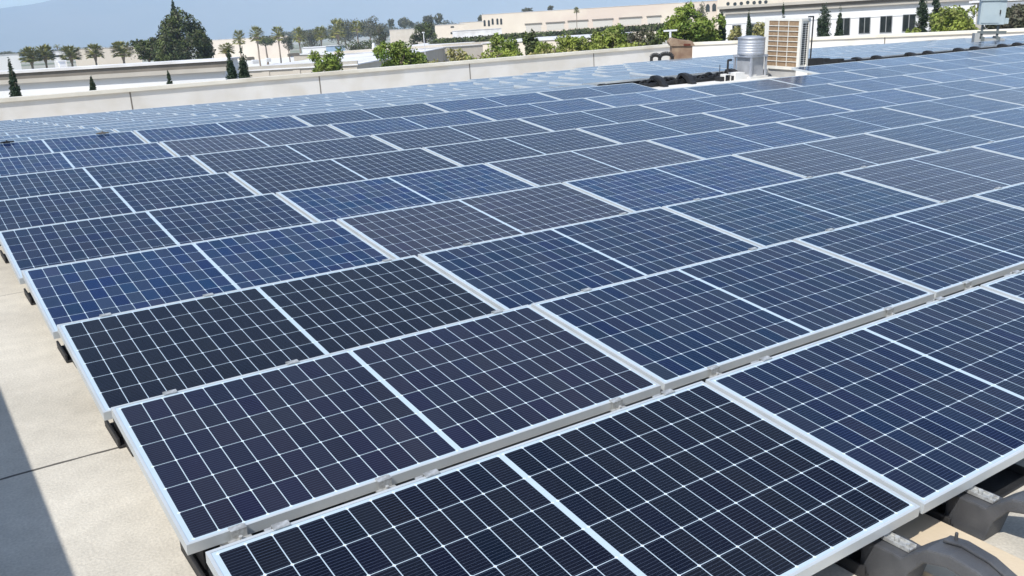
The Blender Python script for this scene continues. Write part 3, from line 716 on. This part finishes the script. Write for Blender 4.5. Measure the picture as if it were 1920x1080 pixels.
# the white office with square windows on the right
A = W(1360, 17, 88); ztp = W(1360, 12.5, 88).z
B = W(1862, 0, 80)
r, L, mt = face_building('office_building', 'white office building with dark square windows and taupe eave at upper right', A, B, 30, ztp, MSTUCCO)
MB().box(-.5, -.55, ztp - .20, L + .5, -.152, ztp + .03).build('cornice', MLTAUPE, r)
MB().box(-.4, -.36, ztp - .42, L + .4, -.003, ztp - .205).build('fascia', MTAUPE, r)
MB().box(-.35, -.28, ztp - .66, L + .35, -.002, ztp - .425).build('moulding', MLTAUPE, r)
xa, za = along(mt, 1500, 37.5)
MB().box(-.02, -.045, za - .05, L, -.002, za + .05).build('belt_course', MSTUCCO, r)
for (xl, yt, xr, yb) in ((1374, 47, 1389, 70), (1408, 45, 1421, 66), (1533, 35, 1549, 66), (1571, 34, 1594, 66), (1611, 32.5, 1632, 62), (1650.5, 30, 1673, 60.5), (1692.5, 27, 1717, 58.5)):
    xa, z0_ = along(mt, xl, yb); xb, z1_ = along(mt, xr, yt)
    fr = MB().box(xa - .05, -.05, z0_ - .05, xb + .05, -.003, z1_ + .05).build('window', MFRAMEW, r)
    mid = (xa + xb) / 2
    MB().box(xa, -.075, z0_, mid - .03, -.051, z1_).box(mid + .03, -.075, z0_, xb, -.051, z1_).build('glass', MGLASS, fr)
# light coloured canopy at the upper right corner
A = W(1822, 5, 66); 
r, L, mt = face_building('entrance_canopy', 'flat pale canopy edge at the top right corner above the shrubs', W(1822, 5, 66), W(2040, -12, 66), 6, W(1822, 2, 66).z, MLTAUPE, MROOFW, zbot=W(1822, 8, 66).z)
r['category'] = 'canopy'
MB().box(.3, .3, 0, .6, .6, W(1822, 8, 66).z - .003).box(L - .6, .3, 0, L - .3, .6, W(1822, 8, 66).z - .003).build('column', MLTAUPE, r)

# ------------------------------------------------------------------ vegetation
def leaves(blobs, n, size, seed, gap=0.0, gscale=0.6, up=0.2):
    """many small leaf clumps spread through the volume of the blobs (x,y,z,rx,ry,rz)"""
    R = random.Random(seed); b = MB(); vol = [bl[3] * bl[4] * bl[5] for bl in blobs]; tot = sum(vol)
    cnt = 0; off = Vector((seed * 3.1, seed * 1.7, 0))
    while cnt < n:
        bl = R.choices(blobs, vol)[0]
        d = Vector((R.gauss(0, 1), R.gauss(0, 1), R.gauss(0, 1))).normalized(); rr = R.random() ** 0.40
        p = Vector((bl[0] + d.x * bl[3] * rr, bl[1] + d.y * bl[4] * rr, bl[2] + d.z * bl[5] * rr))
        if gap and noise.noise(p * gscale + off) < gap - 0.5 + 0.25 * rr: 
            if R.random() < .93: 
                cnt += 0.15; continue
        nrm = (d * .6 + Vector((R.gauss(0, 1), R.gauss(0, 1), R.gauss(0, 1) + up))).normalized()
        u = nrm.orthogonal().normalized(); w = nrm.cross(u); a = R.random() * 6.28
        u, w = u * math.cos(a) + w * math.sin(a), w * math.cos(a) - u * math.sin(a)
        s = size * R.uniform(.55, 1.35)
        i0 = len(b.v); b.v += [tuple(p - u * s), tuple(p + w * s * .45), tuple(p + u * s), tuple(p - w * s * .45)]; b.f.append((i0, i0+1, i0+2, i0+3)); cnt += 1
    return b
def tree(name, label, cat, px, ytop, ybot, wpx, d, m, n=1500, leaf=None, shape='round', seed=1, group=None, trunk=True, gap=0.25, lean=0.0, crownbase=None):
    """crown between two picture heights at distance d; trunk down to the street"""
    top = W(px, ytop, d); bot = W(px, ybot, d); cx, cy = (top.x + bot.x) / 2, (top.y + bot.y) / 2
    zt, zb = top.z, bot.z; h = zt - zb; w = wpx / FPX * d / 2; R = random.Random(seed * 13 + 5)
    r = empty(name, label, cat, group, loc=(cx, cy, 0)); bl = []
    if shape == 'round':
        bl.append((0, 0, zb + h * .5, w * .72, w * .72, h * .45))
        for k in range(14):
            a = R.uniform(0, 6.28); q = R.uniform(.45, .82); zz = zb + h * R.uniform(.18, .85); s = R.uniform(.22, .40)
            bl.append((math.cos(a) * w * q, math.sin(a) * w * q, zz, w * s, w * s, h * s * .62))
    elif shape == 'broadcone':
        for lv_ in range(8):
            f = lv_ / 7.5; rad = w * (1.0, 1.06, 1.0, .93, .80, .66, .50, .30)[lv_]; nn = (9, 9, 8, 7, 6, 5, 4, 2)[lv_]; a0 = R.uniform(0, 6)
            for k in range(nn):
                a = a0 + 6.28 * (k + R.uniform(-.25, .25)) / nn; s = w * R.uniform(.20, .32) * (1 - .3 * f)
                bl.append((math.cos(a) * (rad - s) * R.uniform(.85, 1.05), math.sin(a) * (rad - s) * R.uniform(.85, 1.05), zb + h * (.07 + .86 * f), s, s, s))
        bl.append((0, 0, zb + h * .35, w * .7, w * .7, h * .33)); bl.append((0, 0, zb + h * .66, w * .5, w * .5, h * .28))
    elif shape == 'cone':
        for k in range(26):
            f = k / 25; q = (1 - f) ** .8 * .93 * R.uniform(.9, 1.06) + .06; a = R.uniform(0, 6.28)
            bl.append((math.cos(a) * w * .06, math.sin(a) * w * .06, zb + h * (.03 + .94 * f), w * q, w * q, h * .045))
    elif shape == 'column':
        for k in range(26):
            f = k / 25; q = math.sin(min(1, (1 - f) * 1.9 + .12) * math.pi / 2) * (.8 + .2 * math.sin(min(1, f * 5 + .35) * math.pi / 2)); a = R.uniform(0, 6.28)
            bl.append((math.cos(a) * w * .15, math.sin(a) * w * .15, zb + h * (.04 + .93 * f), w * q, w * q, h * .04))
    elif shape == 'wide':
        for k in range(16):
            x_ = R.uniform(-1, 1); s = R.uniform(.20, .36)
            bl.append((x_ * w * .8 * 1, R.uniform(-.5, .5) * w * .5, zb + h * (.15 + .55 * R.random() * (1 - .5 * abs(x_))), w * s, w * s, h * s * .9))
        ax = math.atan2(-cx, cy); bl = [(x * math.cos(ax) - y * math.sin(ax), x * math.sin(ax) + y * math.cos(ax), z, a_, b_, c_) for x, y, z, a_, b_, c_ in bl]
    lf = leaf or max(.10, d * 1.5 / FPX)
    leaves(bl, n, lf, seed, gap, 1.6 / max(.6, w)).build('crown', m, r)
    if trunk:
        t = MB(); hb = zb + h * .75; rt = max(.06, min(.45, w * .09)); P = Vector((0, 0, 0)); prev = P; pr_ = rt * 1.3
        for k in range(1, 6):
            q_ = Vector((R.gauss(0, .02) * w, R.gauss(0, .02) * w, hb * k / 5)); t.tube(prev, q_, pr_, rt * (1.15 - k * .16), seg=8, cap=False); prev = q_; pr_ = rt * (1.15 - k * .16)
        for k in range(5):
            a = R.uniform(0, 6.28); z0 = zb + h * R.uniform(.0, .45); t.tube((0, 0, z0), (math.cos(a) * w * .6, math.sin(a) * w * .6, z0 + h * .3), rt * .45, rt * .12, seg=5)
        t.build('trunk', MBARK, r)
    return r
def palm(label, px, ytop, ybot, wpx, d, seed, lush=1.0, group='fan palms standing in a row'):
    """fan palm: crown between ytop and ybot in the picture, trunk down to the street"""
    top = W(px, ytop, d); bot = W(px, ybot, d); zt, zb = top.z, bot.z; h = zt - zb; w = wpx / FPX * d / 2; R = random.Random(seed)
    r = empty('palm_tree', label, 'palm tree', group, loc=((top.x + bot.x) / 2, (top.y + bot.y) / 2, 0))
    b = MB(); zc = zb + h * .48; nf = int(95 * lush); w *= 1.14; h *= 1.2
    for k in range(nf):
        a = R.uniform(0, 6.28); el = math.asin(max(-1, min(1, R.uniform(-.62, 1.0)))); ln = R.uniform(.55, .72)
        d0 = Vector((math.cos(a) * math.cos(el), math.sin(a) * math.cos(el), math.sin(el)))
        side = Vector((-math.sin(a), math.cos(a), 0)); c = Vector((0, 0, zc)) + Vector((d0.x * w, d0.y * w, d0.z * h * .5)) * ln
        b.tube((0, 0, zc), c, .02 * w, .012 * w, seg=3, cap=False)
        nb = 9
        for q in range(nb):                       # the blades of the fan
            t = (q - (nb - 1) / 2) / (nb - 1) * 2.6; dr = (d0 * math.cos(t) + side * math.sin(t))
            e = c + Vector((dr.x * w, dr.y * w, dr.z * h * .5)) * R.uniform(.30, .42) + Vector((0, 0, -abs(math.sin(t)) * .04 * h))
            n_ = dr.cross(Vector((0, 0, 1)) if abs(dr.z) < .9 else Vector((1, 0, 0))).normalized() * .045 * w
            m_ = (c + e) / 2; i0 = len(b.v); b.v += [tuple(c), tuple(m_ + n_), tuple(e), tuple(m_ - n_)]; b.f.append((i0, i0+1, i0+2, i0+3))
    b.build('crown', L_PALM, r)
    t = MB(); rt = max(.14, w * .085); prev = Vector((0, 0, 0)); pr_ = rt * 1.5
    for k in range(1, 8):
        f = k / 7; q_ = Vector((R.gauss(0, .03), R.gauss(0, .03), zc * f)); nr_ = rt * (1.2 - .35 * f); t.tube(prev, q_, pr_, nr_, seg=8, cap=False); prev = q_; pr_ = nr_
    t.tube((0, 0, zc - h * .42), (0, 0, zc - h * .05), rt * 1.1, rt * 2.6, seg=9)      # skirt of old leaf bases
    t.build('trunk', MPALMT, r)

for i_, a_ in enumerate(((57, 88, 122, 38, 300, 'leftmost of the bushy palms behind the left building'), (83, 83, 118, 34, 305, 'second palm from the left, crown touching the first palm'),
        (132, 85, 118, 36, 300, 'third palm from the left, behind the small roof vent'), (177, 82, 114, 32, 310, 'fourth palm from the left with a short visible trunk'),
        (229, 77, 112, 40, 290, 'bushy round palm just left of the big dark tree'))):
    palm(a_[5], *a_[:5], seed=20 + i_, lush=1.3, group='palms behind the left building')
for i_, a_ in enumerate(((424, 80, 105, 30, 150, 'drooping palm right above the first of the twin cypresses'), (448, 56, 88, 24, 330, 'tall palm above the second twin cypress'),
        (481, 49, 82, 28, 330, 'first palm of the row right of the twin cypresses'), (521, 49, 80, 26, 335, 'second palm of the row, with a long bare trunk'),
        (560, 51, 84, 26, 340, 'third palm of the row, before the grey trees'), (601, 49, 80, 26, 345, 'fourth palm of the row, above the round green bush'),
        (632, 35, 76, 32, 350, 'tallest palm of the row, beside the pale blue building'), (669, 39, 64, 26, 360, 'last palm of the row, among dark trees'),
        (1081, 13, 27, 11, 400, 'lone small palm standing before the long cream building'))):
    palm(a_[5], *a_[:5], seed=40 + i_)
for i_, a_ in enumerate(((107, 83, 92, 14, 600, 'tiny distant palm above the small white building'), (149, 95, 108, 10, 380, 'tiny palm between two left palms'), (190, 88, 102, 10, 370, 'small thin palm right of the fourth left palm'))):
    palm(a_[5], *a_[:5], seed=60 + i_, lush=.5, group='small far palms')

tree('evergreen_tree', 'tall dark broad evergreen tree with pointed tip behind the left building', 'tree', 338, 12, 118, 112, 170, L_DARK, 15000, .26, 'broadcone', 3, gap=.16)
tree('evergreen_tree', 'narrow pointed tip tree rising out of the broad dark evergreen', 'tree', 326, -1, 40, 15, 175, L_CYP, 900, .22, 'cone', 4, gap=.1)
tree('broadleaf_tree', 'lower dark green tree at the left foot of the tall evergreen', 'tree', 276, 72, 116, 74, 175, L_DARK, 3600, .28, 'round', 5, gap=.2)
# cypresses
for i_, (px_, yt_, yb_, w_, d_, sh, lab) in enumerate(((24, 106, 190, 15, 60, 'cone', 'thin pointed cypress at the far left, before the taupe eave'),
        (173, 142, 176, 10, 62, 'cone', 'small cypress tip second from the left above the parapet'), (317, 131, 166, 9, 64, 'cone', 'smallest cypress tip before the left building'),
        (433, 86, 168, 20, 56, 'cone', 'left one of the twin dark cypresses at the end of the left building'), (457, 82, 168, 23, 56, 'cone', 'right one of the twin dark cypresses, the fuller one'),
        (1354, 20, 100, 13, 66, 'column', 'slim cypress at the left end of the windowed white office'), (1404, 14, 90, 12, 74, 'cone', 'thin cypress behind the galvanised ventilator'),
        (1468, 3, 80, 11, 74, 'cone', 'narrow cypress behind the air conditioner'), (1546, 2, 92, 22, 70, 'column', 'wide double cypress right of the air conditioner'),
        (1574, 8, 92, 16, 70, 'cone', 'cypress in front of the first clear office window'), (1729, -12, 84, 20, 60, 'column', 'left one of the tall cypress pair at upper right'),
        (1754, -14, 84, 18, 60, 'column', 'right one of the tall cypress pair at upper right'))):
    tree('cypress_tree', lab, 'cypress', px_, yt_, yb_, w_ * (1.35 if sh == 'cone' else 1.1), d_, L_CYP, 4000, .06, sh, 70 + i_, group='columnar cypresses', gap=.05)
# shrubs and trees just beyond the parapet
for i_, (px_, yt_, yb_, w_, d_, n_, m_, sh, lab, nm) in enumerate((
        (615, 92, 148, 60, 60, 2600, L_BRIGHT, 'round', 'round bright green bush left of the big bush, beside the blue building', 'bush'),
        (752, 72, 150, 104, 58, 6000, L_BRIGHT, 'round', 'biggest bright green bush in the middle beyond the parapet', 'bush'),
        (858, 88, 128, 46, 58, 500, L_DRY, 'round', 'sparse twiggy bush right of the biggest bush', 'bush'),
        (820, 106, 132, 60, 58, 420, L_DRY, 'wide', 'low dry shrub between the biggest bush and the twiggy bush', 'bush'),
        (950, 62, 122, 66, 62, 3000, L_BRIGHT, 'round', 'green bush left of the darker upright shrub', 'bush'),
        (920, 84, 128, 120, 60, 1800, L_YEL, 'wide', 'low yellow green shrub at the foot of the green bush', 'bush'),
        (997, 56, 118, 36, 61, 2000, L_DARK, 'round', 'dark upright shrub in the middle of the shrub row', 'bush'),
        (1018, 76, 118, 44, 60, 1100, L_YEL, 'round', 'pale yellow shrub right of the dark upright shrub', 'bush'),
        (1085, 66, 116, 96, 60, 3400, L_YEL, 'round', 'broad yellow green shrub before the cream low building', 'bush'),
        (1120, 52, 110, 34, 61, 1800, L_DARK, 'column', 'tall narrow dark shrub among the yellow shrubs', 'bush'),
        (1142, 48, 112, 60, 60, 3000, L_YEL, 'round', 'brightest yellow green shrub right of the narrow dark shrub', 'bush'),
        (1160, 40, 106, 46, 62, 2200, L_BRIGHT, 'round', 'upper green shrub behind the brightest yellow shrub', 'bush'),
        (1200, 52, 108, 56, 62, 1500, L_OLIVE, 'round', 'olive shrub with reddish leaves left of the white T pipe', 'bush'),
        (1225, 66, 104, 40, 62, 900, L_DARK, 'round', 'dark shrub low beside the white T pipe', 'bush'),
        (1276, 8, 100, 82, 66, 7000, L_BRIGHT, 'round', 'large bright green tree above the rusty hood', 'broadleaf_tree'),
        (1325, 24, 98, 66, 66, 3400, L_BRIGHT, 'round', 'lighter green tree between the large tree and the slim cypress', 'broadleaf_tree'),
        (1378, 46, 94, 30, 70, 700, L_DRY, 'round', 'thin wispy shrub before the first office window', 'bush'),
        (1424, 36, 92, 36, 70, 900, L_DRY, 'round', 'wispy grey green shrub behind the ventilator', 'bush'),
        (1788, 14, 86, 92, 58, 4600, L_YEL, 'round', 'yellow green shrub between the cypress pair and the grey green cabinet', 'bush'),
        (1806, 22, 70, 40, 60, 1600, L_DARK, 'round', 'dark shrub right behind the grey green cabinet', 'bush'),
        (1900, 4, 84, 100, 56, 5200, L_OLIVE, 'round', 'olive green shrub at the far right edge', 'bush'),
        (1190, 74, 112, 130, 59, 2200, L_YEL, 'wide', 'low yellow green shrub strip running to the rusty hood', 'bush'),
        (1040, 84, 116, 110, 59, 1500, L_DRY, 'wide', 'low dry shrub strip at the foot of the yellow shrubs', 'bush'),
        (1712, 52, 80, 30, 59, 600, L_YEL, 'round', 'little yellow green shrub at the foot of the cypress pair', 'bush'))):
    tree(nm, lab, 'tree' if 'tree' in nm else 'bush', px_, yt_, yb_, w_, d_, m_, n_, .11 if d_ < 64 else .13, sh, 100 + i_, gap=.22)
# darker trees in the middle distance
for i_, (px_, yt_, yb_, w_, d_, n_, m_, lab) in enumerate((
        (796, 36, 84, 46, 210, 2600, L_DARK, 'round dark green tree standing before the cream two storey building'),
        (676, 76, 104, 74, 230, 1800, L_DARK, 'spreading dark bush below the last palm of the row'),
        (712, 50, 92, 30, 260, 1200, L_OLIVE, 'greyish tree right of the last palm'),
        (540, 66, 96, 22, 380, 500, L_OLIVE, 'greyish green round tree between second and third palms'),
        (583, 54, 92, 40, 400, 900, L_OLIVE, 'dusky tree behind the third and fourth palms'),
        (645, 32, 82, 52, 430, 1500, L_OLIVE, 'wide dusky tree behind the tallest palm'),
        (692, 32, 74, 46, 450, 1100, L_OLIVE, 'dusky tree behind the last palm'),
        (497, 66, 88, 34, 400, 700, L_DARK, 'low dark tree behind the first palm of the row'),
        (733, 34, 52, 12, 600, 260, L_OLIVE, 'small far tree left of the far dark clump'),
        (758, 32, 54, 30, 600, 600, L_OLIVE, 'far dark clump tree between dusky trees and the round dark tree'),
        (822, 24, 46, 18, 600, 420, L_OLIVE, 'far upright tree just right of the round dark tree'),
        (803, 28, 46, 26, 610, 420, L_OLIVE, 'far tree crown peeking over the round dark tree'),
        (902, 27, 42, 12, 560, 260, L_OLIVE, 'far narrow tree at the left end of the long cream building'),
        (988, 14, 24, 20, 560, 260, L_OLIVE, 'low tree crown showing over the long cream roof'),
        (1032, 10, 20, 10, 560, 160, L_OLIVE, 'small tree crown over the cream roof, right of the other one'),
        (1315, 3, 60, 20, 240, 700, L_OLIVE, 'reddish olive tree before the arched windows'),
        (1290, 2, 50, 18, 240, 700, L_OLIVE, 'olive tree top above the large bright green tree'))):
    tree('broadleaf_tree', lab, 'tree', px_, yt_, yb_, w_ * 1.12, d_, m_, int(n_ * (2.6 if d_ > 350 else 1.8)), max(.2, d_ * (1.5 if d_ > 350 else 1.0) / FPX), 'round', 140 + i_, gap=.10)
# hedge line and the wooded horizon: nobody could count them
def mass(name, label, pts, d, m, n, leaf, seed, depth=6.0):
    R = random.Random(seed); bl = []
    for (px_, yt_, yb_) in pts:
        a = W(px_, yt_, d); b_ = W(px_, yb_, d); h = a.z - b_.z; w = abs(pts[1][0] - pts[0][0]) / FPX * d * .75
        bl.append((a.x, a.y, (a.z + b_.z) / 2, w, depth, h * .5 * R.uniform(.8, 1.15)))
    tag(leaves(bl, n, leaf, seed, .1, .05).build(name, m), label, 'vegetation', kind='stuff')
mass('hedge_line', 'dark green line of hedges below the long cream building', [(x, 68 - (x - 880) * .068 , 82 - (x - 880) * .068) for x in range(815, 1260, 9)], 190, L_DARK, 9000, .32, 11, 3)
R9 = random.Random(5)
mass('distant_woods', 'hazy band of distant trees along the horizon', [(x, hor(x) - 4 - 4.5 * abs(noise.noise(Vector((x * .03, 0, 0)))) - (9 if 530 < x < 905 else 0) * (.4 + abs(noise.noise(Vector((x * .08, 3, 0)))) * 2), hor(x) + 6) for x in range(-60, 1500, 8)], 900, L_OLIVE, 42000, 1.1, 12, 20)

# white T shaped pipe beyond the parapet
p_ = W(1257, 78, 52); r = empty('vent_pipe', 'white T shaped pipe rising beyond the parapet corner', 'pipe', loc=(p_.x, p_.y, 0))
ztop_ = W(1257, 59, 52).z; MB().tube((0, 0, 0), (0, 0, ztop_), .06).build('post', MROOFW, r)
MB().box(-.36, -.06, ztop_ + .001, .36, .06, ztop_ + .09, Matrix.Rotation(math.radians(-35), 4, 'Z')).build('crossbar', MROOFW, r)
for px_, yt_, yb_, d_, lab in ((794, 62, 92, 120, 'thin white pole before the round dark tree'), (700, 82, 105, 150, 'short thick white post left of the biggest bush')):
    p_ = W(px_, yt_, d_); tag(MB().tube((0, 0, 0), (0, 0, p_.z), .05 if px_ == 794 else .25).box(-.12, -.12, p_.z, .12, .12, p_.z + .15).build('pole', MROOFW, mat=Matrix.Translation((p_.x, p_.y, 0))), lab, 'pole')
# ------------------------------------------------------------------ the air between us and the mountains
hz = MB().box(-13500, -1900, -40, 13500, 9400, 1000)
hm = bpy.data.materials.new('haze_air'); n, l = nodes(hm); n.remove(n['Principled BSDF'])
pv = n.new('ShaderNodeVolumePrincipled'); pv.inputs['Color'].default_value = (0.59, 0.77, 0.99, 1); pv.inputs['Density'].default_value = 1.5e-4; pv.inputs['Anisotropy'].default_value = -0.42
l.new(pv.outputs[0], n['Material Output'].inputs['Volume'])
hb = hz.build('haze', hm); tag(hb, kind='stuff')
